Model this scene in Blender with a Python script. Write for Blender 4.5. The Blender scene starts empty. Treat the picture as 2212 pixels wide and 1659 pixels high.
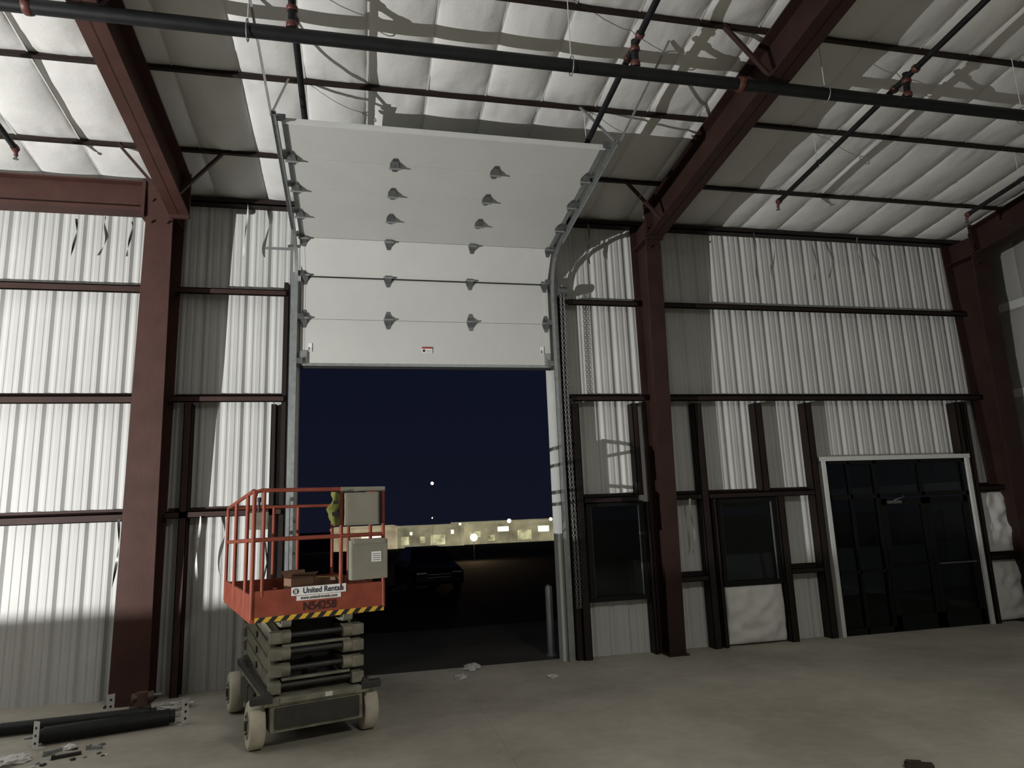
import bpy, bmesh, random
from math import *
from mathutils import Vector, Matrix, noise
random.seed(7)
COL=bpy.context.scene.collection
SL=0.1224; D=9.9; ZE=6.75
def roof(y): return ZE+SL*(D-y)

# ---------------------------------------------------------------- materials
def srgb(r,g,b):
    f=lambda c:(c/255/12.92) if c/255<=0.04045 else ((c/255+0.055)/1.055)**2.4
    return (f(r),f(g),f(b))
def mat(name,col,rough=0.6,metal=0.0,var=0.12,scale=4.0,bump=0.0,bscale=30.0,emit=0.0,stretch=None,spec=0.5):
    m=bpy.data.materials.new(name); m.use_nodes=True
    nt=m.node_tree; b=nt.nodes['Principled BSDF']
    tc=nt.nodes.new('ShaderNodeTexCoord'); mp=nt.nodes.new('ShaderNodeMapping')
    nt.links.new(tc.outputs['Object'],mp.inputs['Vector'])
    if stretch: mp.inputs['Scale'].default_value=stretch
    n=nt.nodes.new('ShaderNodeTexNoise'); n.inputs['Scale'].default_value=scale; n.inputs['Detail'].default_value=6
    nt.links.new(mp.outputs['Vector'],n.inputs['Vector'])
    r=nt.nodes.new('ShaderNodeValToRGB')
    r.color_ramp.elements[0].position=0.3; r.color_ramp.elements[1].position=0.7
    r.color_ramp.elements[0].color=tuple(c*(1-var) for c in col)+(1,)
    r.color_ramp.elements[1].color=tuple(min(1,c*(1+var)) for c in col)+(1,)
    nt.links.new(n.outputs['Fac'],r.inputs['Fac']); nt.links.new(r.outputs['Color'],b.inputs['Base Color'])
    b.inputs['Roughness'].default_value=rough; b.inputs['Metallic'].default_value=metal
    b.inputs['Specular IOR Level'].default_value=spec
    if bump>0:
        n2=nt.nodes.new('ShaderNodeTexNoise'); n2.inputs['Scale'].default_value=bscale; n2.inputs['Detail'].default_value=4
        nt.links.new(mp.outputs['Vector'],n2.inputs['Vector'])
        bp=nt.nodes.new('ShaderNodeBump'); bp.inputs['Strength'].default_value=bump; bp.inputs['Distance'].default_value=0.02
        nt.links.new(n2.outputs['Fac'],bp.inputs['Height']); nt.links.new(bp.outputs['Normal'],b.inputs['Normal'])
    if emit>0:
        nt.links.new(r.outputs['Color'],b.inputs['Emission Color']); b.inputs['Emission Strength'].default_value=emit
    return m
M={}
M['panel']=mat('white_ribbed_panel',(0.50,0.505,0.49),0.42,var=0.06,scale=1.2,spec=.35)
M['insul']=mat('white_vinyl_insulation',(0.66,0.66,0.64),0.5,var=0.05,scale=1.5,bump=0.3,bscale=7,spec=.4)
M['insuldim']=mat('dimmed_white_insulation',(0.26,0.26,0.245),0.55,var=0.06,scale=1.5,bump=0.12,bscale=12,spec=.3)  # white vinyl darkened so the lamp-facing end wall looks less lit
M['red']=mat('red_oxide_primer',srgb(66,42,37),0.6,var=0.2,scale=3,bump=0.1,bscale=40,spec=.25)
M['reddim']=mat('shaded_red_primer',srgb(52,36,32),0.6,var=0.2,scale=3,bump=0.1,bscale=40,spec=.2)  # red primer again, darkened for members standing in shade
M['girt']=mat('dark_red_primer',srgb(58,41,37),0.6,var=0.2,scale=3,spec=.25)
M['darkgirt']=mat('dark_brown_shaded_primer',srgb(38,30,28),0.6,var=0.2,scale=3,spec=.2)  # dark brown stud paint; on right girts the darkening stands in for shade
M['purlin']=mat('dark_purlin_steel',srgb(44,36,33),0.6,spec=.2)
M['pipe']=mat('black_steel_pipe',(0.009,0.010,0.011),0.5,var=0.3,scale=8,spec=.3)
M['coupling']=mat('red_coupling_paint',srgb(88,48,41),0.5)
M['galv']=mat('galvanized_steel',(0.30,0.32,0.32),0.45,metal=0.6,var=0.15,scale=12)
M['zinc']=mat('zinc_hinge_steel',(0.17,0.18,0.18),0.4,metal=0.7,var=0.2,scale=20)
M['door']=mat('white_door_skin',(0.51,0.515,0.495),0.5,var=0.03,scale=2,bump=0.05,bscale=60)
M['white']=mat('white_trim_paint',(0.60,0.61,0.59),0.5,var=0.04)
M['black']=mat('black_rubber',(0.010,0.010,0.010),0.6)
M['bronze']=mat('dark_bronze_aluminium',(0.006,0.0065,0.007),0.5,metal=0.1,spec=.25)
M['orange']=mat('orange_lift_paint',srgb(132,66,50),0.55,var=0.2,scale=5,bump=0.05,spec=.25)
M['lift']=mat('greige_lift_paint',srgb(130,127,113),0.55,var=0.32,scale=7,bump=0.08)
M['liftdark']=mat('dark_lift_steel',srgb(56,55,51),0.5,var=0.3,scale=6)
M['tyre']=mat('cream_nonmarking_tyre',srgb(196,190,172),0.7,var=0.14,scale=6)
M['box']=mat('grey_enclosure_paint',srgb(128,125,112),0.5,var=0.1)
M['cardboard']=mat('cardboard',srgb(116,88,66),0.8,var=0.1)
M['darkwood']=mat('dark_weathered_wood',srgb(54,40,32),0.8,var=0.2)
M['yellow']=mat('safety_yellow',srgb(206,164,52),0.5)
M['vest']=mat('yellow_green_fabric',srgb(96,98,40),0.8,var=.3,scale=14)
M['signw']=mat('white_sign_vinyl',srgb(225,225,222),0.4,var=0.02)
M['navy']=mat('dark_navy_ink',srgb(20,26,48),0.5,var=0.02)
M['ink']=mat('dark_stencil_ink',srgb(36,20,18),0.6,var=0.05)
M['redink']=mat('red_label_ink',srgb(150,50,42),0.5,var=0.02)
M['plastic']=mat('crumpled_white_plastic',(0.6,0.6,0.58),0.5,bump=0.4,bscale=25)
M['carpaint']=mat('black_car_paint',(0.0015,0.0015,0.002),0.35,spec=.3)
M['carglass']=mat('black_car_glass',(0.001,0.001,0.0015),0.15,spec=.3)
M['outground']=mat('dark_asphalt',(0.010,0.010,0.0095),0.95,var=0.3,scale=0.8,spec=.1)
M['apron']=mat('outside_concrete_apron',(0.05,0.048,0.044),0.9,var=0.3,scale=0.8,spec=.1)
M['rope']=mat('white_rope_fibre',(0.62,0.62,0.6),0.8)
M['brown']=mat('brown_motor_housing',srgb(84,64,54),0.5)
M['facade']=mat('glowing_metal_facade',(0.19,0.175,0.11),0.7,emit=1.1,var=.6,scale=.22)  # whole wall glows to stand in for lamplight falling on it
M['palefacade']=mat('glowing_pale_facade',(0.38,0.32,0.20),0.7,emit=0.8,var=.5,scale=.35)  # pale wall glows too, its lit look put into emission
M['warm']=mat('warm_lit_opening',(1.0,0.86,0.56),0.5,emit=1.8,var=0.6,scale=0.8)
M['green']=mat('greenish_lit_opening',(0.48,0.46,0.27),0.5,emit=.9,var=0.7,scale=0.6)
M['lampw']=mat('warm_lamp_lens',(1.0,0.80,0.5),0.5,emit=40.0,var=0.0)
M['lampo']=mat('orange_lamp_globe',(1.0,0.55,0.22),0.5,emit=2.2,var=0.0)
M['lampr']=mat('pale_red_beacon_lens',(1.0,0.60,0.46),0.5,emit=5.0,var=0.0)
M['fillglow']=mat('added_lamp_lens',(1.0,0.93,0.82),0.5,emit=1.0,var=0.0)  # glowing lens shared by the two added lamps
M['barrier']=mat('added_pale_barrier',(0.42,0.43,0.41),0.85,var=.2,scale=1.0)
def glassmat():
    m=bpy.data.materials.new('dark_night_glass'); m.use_nodes=True; nt=m.node_tree; nt.nodes.clear()
    out=nt.nodes.new('ShaderNodeOutputMaterial'); mx=nt.nodes.new('ShaderNodeMixShader')
    tr=nt.nodes.new('ShaderNodeBsdfTransparent'); tr.inputs[0].default_value=(.30,.32,.32,1)
    gl=nt.nodes.new('ShaderNodeBsdfGlossy'); gl.inputs['Roughness'].default_value=.03; gl.inputs[0].default_value=(.7,.75,.75,1)
    fr=nt.nodes.new('ShaderNodeFresnel'); fr.inputs[0].default_value=1.4
    nt.links.new(fr.outputs[0],mx.inputs[0]); nt.links.new(tr.outputs[0],mx.inputs[1]); nt.links.new(gl.outputs[0],mx.inputs[2]); nt.links.new(mx.outputs[0],out.inputs[0])
    return m
M['glass']=glassmat()
def concrete():
    m=mat('polished_concrete',srgb(128,122,110),0.62,var=0.0,spec=.3)
    nt=m.node_tree; b=nt.nodes['Principled BSDF']
    tc=nt.nodes.new('ShaderNodeTexCoord')
    n=nt.nodes.new('ShaderNodeTexNoise'); n.inputs['Scale'].default_value=0.6; n.inputs['Detail'].default_value=10; n.inputs['Roughness'].default_value=0.6
    n2=nt.nodes.new('ShaderNodeTexNoise'); n2.inputs['Scale'].default_value=7; n2.inputs['Detail'].default_value=6
    nt.links.new(tc.outputs['Object'],n.inputs['Vector']); nt.links.new(tc.outputs['Object'],n2.inputs['Vector'])
    r=nt.nodes.new('ShaderNodeValToRGB'); e=r.color_ramp.elements
    e[0].position=0.36; e[0].color=srgb(156,151,140)+(1,); e[1].position=0.66; e[1].color=srgb(188,183,171)+(1,)
    nt.links.new(n.outputs['Fac'],r.inputs['Fac'])
    r2=nt.nodes.new('ShaderNodeValToRGB'); e=r2.color_ramp.elements
    e[0].position=0.3; e[0].color=(.88,.88,.88,1); e[1].position=0.7; e[1].color=(1,1,1,1)
    nt.links.new(n2.outputs['Fac'],r2.inputs['Fac'])
    mx=nt.nodes.new('ShaderNodeMix'); mx.data_type='RGBA'; mx.blend_type='MULTIPLY'; mx.inputs[0].default_value=1
    nt.links.new(r.outputs['Color'],mx.inputs[6]); nt.links.new(r2.outputs['Color'],mx.inputs[7])
    sp=nt.nodes.new('ShaderNodeSeparateXYZ'); nt.links.new(tc.outputs['Object'],sp.inputs[0])
    outs=[]
    for ax,ph in ((0,3.2),(1,3.65)):
        a=nt.nodes.new('ShaderNodeMath'); a.operation='ADD'; a.inputs[1].default_value=99+ph; nt.links.new(sp.outputs[ax],a.inputs[0])
        mo=nt.nodes.new('ShaderNodeMath'); mo.operation='MODULO'; mo.inputs[1].default_value=4.5; nt.links.new(a.outputs[0],mo.inputs[0])
        lt=nt.nodes.new('ShaderNodeMath'); lt.operation='LESS_THAN'; lt.inputs[1].default_value=0.010; nt.links.new(mo.outputs[0],lt.inputs[0]); outs.append(lt)
    ad=nt.nodes.new('ShaderNodeMath'); ad.operation='MAXIMUM'; nt.links.new(outs[0].outputs[0],ad.inputs[0]); nt.links.new(outs[1].outputs[0],ad.inputs[1])
    sc=nt.nodes.new('ShaderNodeMath'); sc.operation='MULTIPLY'; sc.inputs[1].default_value=0.22; nt.links.new(ad.outputs[0],sc.inputs[0])
    m2=nt.nodes.new('ShaderNodeMix'); m2.data_type='RGBA'; m2.inputs[7].default_value=(0.10,0.095,0.085,1)
    nt.links.new(sc.outputs[0],m2.inputs[0]); nt.links.new(mx.outputs[2],m2.inputs[6]); nt.links.new(m2.outputs[2],b.inputs['Base Color'])
    return m
M['floor']=concrete()

# ---------------------------------------------------------------- mesh builder
class MB:
    def __init__(s): s.v=[]; s.f=[]; s.m=[]; s.mats=[]; s.sm=[]
    def mi(s,k):
        if k not in s.mats: s.mats.append(k)
        return s.mats.index(k)
    def add(s,vs,fs,k,smooth=False):
        o=len(s.v); s.v+= [tuple(v) for v in vs]; i=s.mi(k)
        for f in fs: s.f.append(tuple(o+a for a in f)); s.m.append(i); s.sm.append(smooth)
        return s
    def hexa(s,p,k):
        return s.add(p,[(0,3,2,1),(4,5,6,7),(0,1,5,4),(1,2,6,5),(2,3,7,6),(3,0,4,7)],k)
    def box(s,lo,hi,k,c=0.0):
        x0,y0,z0=[min(a,b) for a,b in zip(lo,hi)]; x1,y1,z1=[max(a,b) for a,b in zip(lo,hi)]
        if c<=0:
            return s.hexa([(x0,y0,z0),(x1,y0,z0),(x1,y1,z0),(x0,y1,z0),(x0,y0,z1),(x1,y0,z1),(x1,y1,z1),(x0,y1,z1)],k)
        bm=bmesh.new(); bmesh.ops.create_cube(bm,size=1)
        for v in bm.verts: v.co=Vector(((x0+x1)/2+v.co.x*(x1-x0),(y0+y1)/2+v.co.y*(y1-y0),(z0+z1)/2+v.co.z*(z1-z0)))
        c=min(c,(x1-x0)*.45,(y1-y0)*.45,(z1-z0)*.45)
        bmesh.ops.bevel(bm,geom=bm.edges[:],offset=c,segments=2,affect='EDGES',profile=0.7)
        bm.verts.index_update(); s.add([v.co[:] for v in bm.verts],[[v.index for v in f.verts] for f in bm.faces],k); bm.free(); return s
    def tube(s,pts,r,k,n=12,cap=True,closed=False):
        pts=[Vector(p) for p in pts]; vs=[]; N=len(pts)
        up=None
        for i,p in enumerate(pts):
            if closed: t=(pts[(i+1)%N]-pts[i-1])
            else: t=(pts[min(i+1,N-1)]-pts[max(i-1,0)])
            t.normalize()
            if up is None: up=Vector((0,0,1)) if abs(t.z)<0.9 else Vector((1,0,0))
            a=t.cross(up); 
            if a.length<1e-4: up=Vector((1,0,0)) if abs(t.x)<.9 else Vector((0,1,0)); a=t.cross(up)
            a.normalize(); b=a.cross(t); up=b
            rr=r[i] if isinstance(r,(list,tuple)) else r
            for j in range(n):
                an=2*pi*j/n; vs.append(p+a*cos(an)*rr+b*sin(an)*rr)
        fs=[]
        for i in range(N if closed else N-1):
            for j in range(n):
                i2=(i+1)%N
                fs.append((i*n+j,i*n+(j+1)%n,i2*n+(j+1)%n,i2*n+j))
        s.add(vs,fs,k,True)
        if cap and not closed:
            s.add(vs[:n],[tuple(range(n))],k); s.add(vs[-n:],[tuple(range(n))[::-1]],k)
        return s
    def obj(s,name,parent=None,loc=None):
        me=bpy.data.meshes.new(name); me.from_pydata(s.v,[],s.f)
        for k in s.mats: me.materials.append(M[k])
        me.polygons.foreach_set('material_index',s.m); me.polygons.foreach_set('use_smooth',s.sm)
        me.validate(); me.update()
        bm=bmesh.new(); bm.from_mesh(me); bmesh.ops.recalc_face_normals(bm,faces=bm.faces[:]); bm.to_mesh(me); bm.free()
        o=bpy.data.objects.new(name,me); COL.objects.link(o)
        if parent is not None: o.parent=parent
        if loc is not None: o.location=loc
        return o
def tag(o,label,cat,group=None):
    o['label']=label; o['category']=cat
    if group: o['group']=group
    return o
def struct(o): o['kind']='structure'; return o
def empty(name,loc=(0,0,0),rz=0):
    e=bpy.data.objects.new(name,None); e.empty_display_size=0.2; e.location=loc; e.rotation_euler=(0,0,rz); COL.objects.link(e); return e
def text(body,size,loc,k,parent,name,sx=1.0,bold=0.0,rot=(pi/2,0,0)):
    c=bpy.data.curves.new(name,'FONT'); c.body=body; c.size=size; c.extrude=0.0008; c.offset=bold; c.align_x='CENTER'; c.align_y='CENTER'
    t=bpy.data.objects.new(name,c); COL.objects.link(t)
    bpy.context.view_layer.update(); dg=bpy.context.evaluated_depsgraph_get()
    me=bpy.data.meshes.new_from_object(t.evaluated_get(dg)); me.name=name
    bpy.data.objects.remove(t); me.materials.clear(); me.materials.append(M[k])
    o=bpy.data.objects.new(name,me); COL.objects.link(o); o.parent=parent; o.location=loc; o.rotation_euler=rot; o.scale=(sx,1,1)
    return o

# ---------------------------------------------------------------- room shell
XL,XR,YB=-15.0,11.3,-8.0
struct(MB().box((XL,YB,-0.12),(XR,9.98,0),'floor').obj('floor'))
RIBS=((0.055,0.105,0.028,0.027),(0.152,0.045,0.02,0.006),(0.254,0.045,0.02,0.006))
def prof(x):
    p=(x+0.09)%0.305
    def trap(c,wb,wt,h):
        d=abs(p-c)
        if d>=wb/2: return 0
        if d<=wt/2: return h
        return h*(wb/2-d)/(wb/2-wt/2)
    return sum(trap(*r) for r in RIBS)
brk=[]
for k in range(-20,45):
    b=k*0.305-0.09
    for c,wb,wt,h_ in RIBS:
        brk+=[b+c-wb/2,b+c-wt/2,b+c+wt/2,b+c+wb/2]
brk.sort()
def ribbed(mb,x0,x1,z0,z1,k='panel'):
    xs=[x0]+[b for b in brk if x0+1e-4<b<x1-1e-4]+[x1]
    vs=[];fs=[]
    for x in xs:
        y=D+prof(x) if x>-6 else D
        vs+=[(x,y,z0),(x,y,z1)]
    for i in range(len(xs)-1): fs.append((2*i,2*i+2,2*i+3,2*i+1))
    mb.add(vs,fs,k)
mb=MB()
for r in [(-15,-.86,0,6.8),(-.86,2.9,5.45,6.8),(2.9,3.3,0,6.8),(3.3,4.25,0,.8),(3.3,4.25,2.15,6.8),(4.25,5.45,0,6.8),(5.45,6.35,0,.9),(5.45,6.35,2.05,6.8),(6.35,7.30,0,6.8),(7.30,10.18,2.78,6.8),(10.18,11.3,0,6.8)]:
    ribbed(mb,*r)
struct(mb.obj('wall_back'))
def pillow(mb,o,u,v,n,nu,nv,amp,k,res=16,seed=0,pu=.55,pv=.4,wr=0.012):
    o=Vector(o);u=Vector(u);v=Vector(v);n=Vector(n).normalized()
    for a in range(nu):
        for b in range(nv):
            vs=[];am=amp*(0.85+0.3*random.random())
            for i in range(res+1):
                for j in range(res+1):
                    s=i/res; t=j/res
                    s=.5-.5*cos(pi*s) ; t=.5-.5*cos(pi*t)
                    g=(max(0,sin(pi*s))**pu)*(max(0,sin(pi*t))**pv)
                    p=o+u*((a+s)/nu)+v*((b+t)/nv)
                    w=noise.noise(Vector((p.x*7+seed,p.y*7,p.z*7)))*wr*g*2
                    vs.append(p+n*(am*g+w))
            fs=[(i*(res+1)+j,(i+1)*(res+1)+j,(i+1)*(res+1)+j+1,i*(res+1)+j+1) for i in range(res) for j in range(res)]
            mb.add(vs,fs,k,True)
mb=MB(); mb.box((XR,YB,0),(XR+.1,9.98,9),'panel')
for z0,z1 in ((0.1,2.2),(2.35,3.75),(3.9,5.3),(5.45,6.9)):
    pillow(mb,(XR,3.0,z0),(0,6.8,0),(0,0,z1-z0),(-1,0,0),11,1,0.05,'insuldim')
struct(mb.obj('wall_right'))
struct(MB().box((XL-.1,YB,0),(XL,9.9,10),'panel').obj('wall_left'))
struct(MB().box((XL,YB-.1,0),(XR,YB,10),'panel').obj('wall_front'))
PUR=[8.73,7.3,5.85,4.4,2.95,1.5]
rows=[9.9]+PUR
mb=MB()
SX=0.70; x0=-6.93
xs=[]; x=x0
while x<XR-0.05: xs.append(x); x+=SX
xs.append(XR)
for ri in range(len(rows)-1):
    yb,ya=rows[ri],rows[ri+1]
    for ci in range(len(xs)-1):
        xa,xb=xs[ci],xs[ci+1]; am=0.068+0.026*random.random(); RU,RV=18,28
        ph=random.random()*50; vs=[]
        for i in range(RU+1):
            for j in range(RV+1):
                s=.5-.5*cos(pi*i/RU); t=.5-.5*cos(pi*j/RV)
                su=max(0,sin(pi*s)); sv=max(0,sin(pi*t))
                g=(su**.58)*(sv**.42)
                X=xa+(xb-xa)*s; Y=ya+(yb-ya)*t
                ed=(1-sv)**1.5*su**.5*min(1,sv*7)
                w=noise.noise(Vector((X*15+ph,Y*3,ph)))*0.028*ed
                es=(1-su)**1.5*min(1,su*7)*min(1,sv*4)
                w+=noise.noise(Vector((X*3,Y*13+ph,ph+4)))*0.016*es
                w+=noise.noise(Vector((X*3.2+ph,Y*3.2,ph+9)))*0.014*g
                vs.append((X,Y,roof(Y)-am*g+w))
        fs=[(i*(RV+1)+j,(i+1)*(RV+1)+j,(i+1)*(RV+1)+j+1,i*(RV+1)+j+1) for i in range(RU) for j in range(RV)]
        mb.add(vs,fs,'insul',True)
mb.add([(x0,1.5,roof(1.5)),(XR,1.5,roof(1.5)),(XR,YB,roof(YB)),(x0,YB,roof(YB))],[(0,1,2,3)],'insul')
mb.add([(x0,9.9,roof(9.9)),(XL,9.9,roof(9.9)),(XL,YB,roof(YB)),(x0,YB,roof(YB))],[(0,1,2,3)],'insul')
mb.add([(XL,10,roof(10)+.3),(XR,10,roof(10)+.3),(XR,YB,roof(YB)+.3),(XL,YB,roof(YB)+.3)],[(0,1,2,3)],'panel')
struct(mb.obj('ceiling'))
for i,x in enumerate(xs[1:-1]):
    y1,y2=9.88,1.5
    o=MB().hexa([(x-.010,y1,roof(y1)-.012),(x+.010,y1,roof(y1)-.012),(x+.010,y2,roof(y2)-.012),(x-.010,y2,roof(y2)-.012),(x-.010,y1,roof(y1)-.008),(x+.010,y1,roof(y1)-.008),(x+.010,y2,roof(y2)-.008),(x-.010,y2,roof(y2)-.008)],'white').obj('insulation_strap')
    tag(o,'thin white steel strap holding quilted roof insulation','strap','roof insulation straps')

# ---------------------------------------------------------------- steel frame
def column(xc,w0,w1,label,tint='red',dx=0.0):
    mb=MB(); zt=6.6; xt=xc+dx
    for (ya0,ya1,th) in ((9.50,9.22,0.022),(9.84,9.84,-0.022)):
        mb.hexa([(xc-w0/2,ya0,0.02),(xc+w0/2,ya0,0.02),(xc+w0/2,ya0+th,0.02),(xc-w0/2,ya0+th,0.02),
                 (xt-w1/2,ya1,zt),(xt+w1/2,ya1,zt),(xt+w1/2,ya1+th,zt),(xt-w1/2,ya1+th,zt)],tint)
    mb.hexa([(xc-.008,9.52,0.02),(xc+.008,9.52,0.02),(xc+.008,9.82,0.02),(xc-.008,9.82,0.02),
             (xt-.008,9.24,zt),(xt+.008,9.24,zt),(xt+.008,9.82,zt),(xt-.008,9.82,zt)],tint)
    mb.box((xc-w0/2-.03,9.46,0),(xc+w0/2+.03,9.88,0.022),tint)
    mb.box((xt-w1/2,9.26,6.2),(xt+w1/2,9.83,6.215),tint)
    for sx in (-1,1):
        for z in (6.05,6.35): mb.tube([(xt+sx*w1*.3,9.2,z),(xt+sx*w1*.3,9.24,z)],0.018,tint,8)
        for yy in (9.6,9.75): mb.tube([(xc+sx*w0*.25,yy,0.02),(xc+sx*w0*.25,yy,0.07)],0.014,tint,8)
    return tag(mb.obj('steel_column'),label,'column','frame columns')
column(-2.70,0.44,0.32,'brightly lit red-primed steel column behind scissor lift',dx=.10)
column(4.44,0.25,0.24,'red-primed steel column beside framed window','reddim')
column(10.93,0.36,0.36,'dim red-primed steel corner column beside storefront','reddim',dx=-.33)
def rafter(xc,w,label,dp=.62,tint='red'):
    mb=MB(); y1,y2=9.25,-7.9
    for off,th in ((dp,0.02),(0.12,-0.02)):
        a,b=roof(y1)-off,roof(y2)-off
        mb.hexa([(xc-w/2,y1,a),(xc+w/2,y1,a),(xc+w/2,y2,b),(xc-w/2,y2,b),(xc-w/2,y1,a+th),(xc+w/2,y1,a+th),(xc+w/2,y2,b+th),(xc-w/2,y2,b+th)],tint)
    mb.hexa([(xc-.008,y1,roof(y1)-dp),(xc+.008,y1,roof(y1)-dp),(xc+.008,y2,roof(y2)-dp),(xc-.008,y2,roof(y2)-dp),
             (xc-.008,y1,roof(y1)-.12),(xc+.008,y1,roof(y1)-.12),(xc+.008,y2,roof(y2)-.12),(xc-.008,y2,roof(y2)-.12)],tint)
    mb.box((xc-w/2,9.2,roof(9.2)-dp-.04),(xc+w/2,9.25,roof(9.2)-.08),tint)
    mb.box((xc-w/2,3.4,roof(3.4)-dp),(xc+w/2,3.415,roof(3.4)-.12),tint)
    o=mb.obj('steel_rafter'); tag(o,label,'rafter','roof rafters')
    return o
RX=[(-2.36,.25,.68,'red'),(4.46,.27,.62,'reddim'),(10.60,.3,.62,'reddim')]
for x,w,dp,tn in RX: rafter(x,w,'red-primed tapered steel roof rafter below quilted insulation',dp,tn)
for x,w,dp,tn in RX[:2]:
    for y in (8.73,5.85):
        for sx in (-1,1):
            a=Vector((x+sx*w/2,y,roof(y)-dp+.02)); b=Vector((x+sx*.62,y,roof(y)-.07))
            o=MB().hexa([a+Vector((0,-.025,0)),a+Vector((0,.025,0)),a+Vector((0,.025,.05)),a+Vector((0,-.025,.05)),b+Vector((0,-.025,0)),b+Vector((0,.025,0)),b+Vector((0,.025,.05)),b+Vector((0,-.025,.05))],'girt').obj('flange_brace')
            tag(o,'dark red diagonal angle brace from rafter to purlin','brace','rafter flange braces')
for y in PUR:
    mb=MB(); z=roof(y)
    mb.box((-7,y-.026,z-.07),(XR,y+.026,z-.06),'purlin'); mb.box((-7,y-.006,z-.06),(XR,y+.006,z+.1),'purlin')
    mb.box((-7,y-.026,z-.06),(-6.99,y+.026,z+.1),'purlin')
    tag(mb.obj('roof_purlin'),'dark steel roof purlin crossing white quilted insulation','purlin','roof purlins')
mb=MB(); mb.box((-7,9.72,6.60),(XR,9.89,6.62),'darkgirt'); mb.box((-7,9.72,6.60),(XR,9.735,6.68),'darkgirt')
tag(mb.obj('eave_strut'),'dark steel eave strut along top of ribbed wall','steel beam')
mb=MB(); mb.box((-7,9.22,6.20),(-2.78,9.46,6.22),'red'); mb.box((-7,9.22,6.60),(-2.78,9.46,6.62),'red'); mb.box((-7,9.335,6.22),(-2.78,9.35,6.60),'red')
mb.box((-2.83,9.2,6.12),(-2.785,9.48,6.64),'red'); mb.box((-7,9.22,6.22),(-2.82,9.235,6.25),'red')
tag(mb.obj('portal_beam'),'red-primed horizontal portal beam joined to steel column','steel beam')

def girt(x0,x1,z,k='girt',d0=9.70,h=0.085,label='dark red steel wall girt across ribbed panels',group='wall girts'):
    mb=MB(); mb.box((x0,d0,z-h),(x1,d0+.012,z),k); mb.box((x0,d0,z-.012),(x1,9.885,z),k); mb.box((x0,9.873,z-.012),(x1,9.885,z+h*.6),k)
    mb.box((x0,d0,z-h),(x1,d0+.04,z-h+.01),k)
    return tag(mb.obj('wall_girt'),label,'girt',group)
for z in (2.27,3.80,5.32): girt(-7,-2.90,z,h=.10)
for z in (2.27,3.80,5.32): girt(-2.46,-1.03,z)
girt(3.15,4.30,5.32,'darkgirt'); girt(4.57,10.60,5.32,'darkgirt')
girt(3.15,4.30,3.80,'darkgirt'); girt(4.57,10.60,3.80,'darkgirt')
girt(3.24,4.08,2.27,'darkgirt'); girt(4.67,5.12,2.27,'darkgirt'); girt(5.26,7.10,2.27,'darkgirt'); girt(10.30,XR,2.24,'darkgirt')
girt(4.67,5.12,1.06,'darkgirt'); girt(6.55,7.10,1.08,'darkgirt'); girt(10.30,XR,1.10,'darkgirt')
def stud(x,w,z0,z1,k='darkgirt',d0=9.70):
    mb=MB(); mb.box((x-w/2,d0,z0),(x+w/2,d0+.01,z1),k); mb.box((x-w/2,d0,z0),(x-w/2+.01,9.885,z1),k); mb.box((x-w/2,9.875,z0),(x+w/2,9.885,z1),k)
    mb.box((x+w/2-.01,d0,z0),(x+w/2,d0+.03,z1),k)
    return tag(mb.obj('steel_stud'),'dark red-brown steel stud framing ribbed wall','stud','wall framing studs')
stud(-2.24,.10,0,3.70,'girt'); stud(-1.15,.07,0,3.68)
stud(3.17,.12,0,3.68); stud(4.13,.09,2.28,3.68); stud(4.62,.08,0,2.18); stud(5.19,.12,0,3.68); stud(5.33,.06,0,2.18)
stud(6.25,.12,2.28,3.68); stud(6.48,.12,0,2.18); stud(7.16,.12,0,3.68); stud(10.25,.08,0,3.68); stud(4.22,.06,0,2.18)
stud(10.10,.10,2.82,3.68)

# ---------------------------------------------------------------- windows and storefront
def window(n,x0,x1,z0,z1):
    e=empty('window_%d'%n,((x0+x1)/2,9.78,z0)); struct(e); W=(x1-x0)/2; H=z1-z0
    mb=MB(); f=.07
    mb.box((-W,-.03,0),(W,.06,f),'bronze',.004); mb.box((-W,-.03,H-f),(W,.06,H),'bronze',.004)
    mb.box((-W,-.03,f),(-W+f,.06,H-f),'bronze',.004); mb.box((W-f,-.03,f),(W,.06,H-f),'bronze',.004)
    mb.box((-W+f,0,f),(-W+f+.02,.04,H-f),'liftdark'); mb.box((W-f-.012,0,f),(W-f,.03,H-f),'galv')
    mb.obj('frame',e)
    MB().box((-W+f,.02,f),(W-f,.028,H-f),'glass').obj('glass_pane',e)
    return e
window(1,3.27,4.18,.77,2.2); window(2,5.40,6.42,.87,2.18)
e=empty('door_2',(8.75,9.78,0)); struct(e)
mb=MB(); W=1.44
mb.box((-W,-.06,0),(-W+.07,.12,2.72),'white',.004); mb.box((W-.07,-.06,0),(W,.12,2.72),'white',.004); mb.box((-W-.04,-.06,2.72),(W+.04,.12,2.79),'white',.004)
mb.obj('trim',e)
mb=MB(); a=W-.07
for x in (-a,-.46,a-.06): mb.box((x,-.02,0),(x+.06,.07,2.72),'bronze',.003)
mb.box((-a,-.02,2.66),(a,.07,2.72),'bronze'); mb.box((-a,-.02,2.10),(a,.07,2.17),'bronze'); mb.box((-a,-.02,0),(-.4,.07,.10),'bronze'); mb.box((-a,-.02,.92),(-.43,.07,.97),'bronze')
mb.box((.42,-.02,2.12),(.47,.07,2.7),'bronze'); mb.box((-.95,-.02,0),(-.91,.07,2.7),'bronze')
mb.obj('frame',e)
MB().box((-a+.05,.02,.1),(-.43,.03,2.68),'glass').box((-.42,.02,2.15),(a-.05,.03,2.68),'glass').obj('glass_pane',e)
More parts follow.
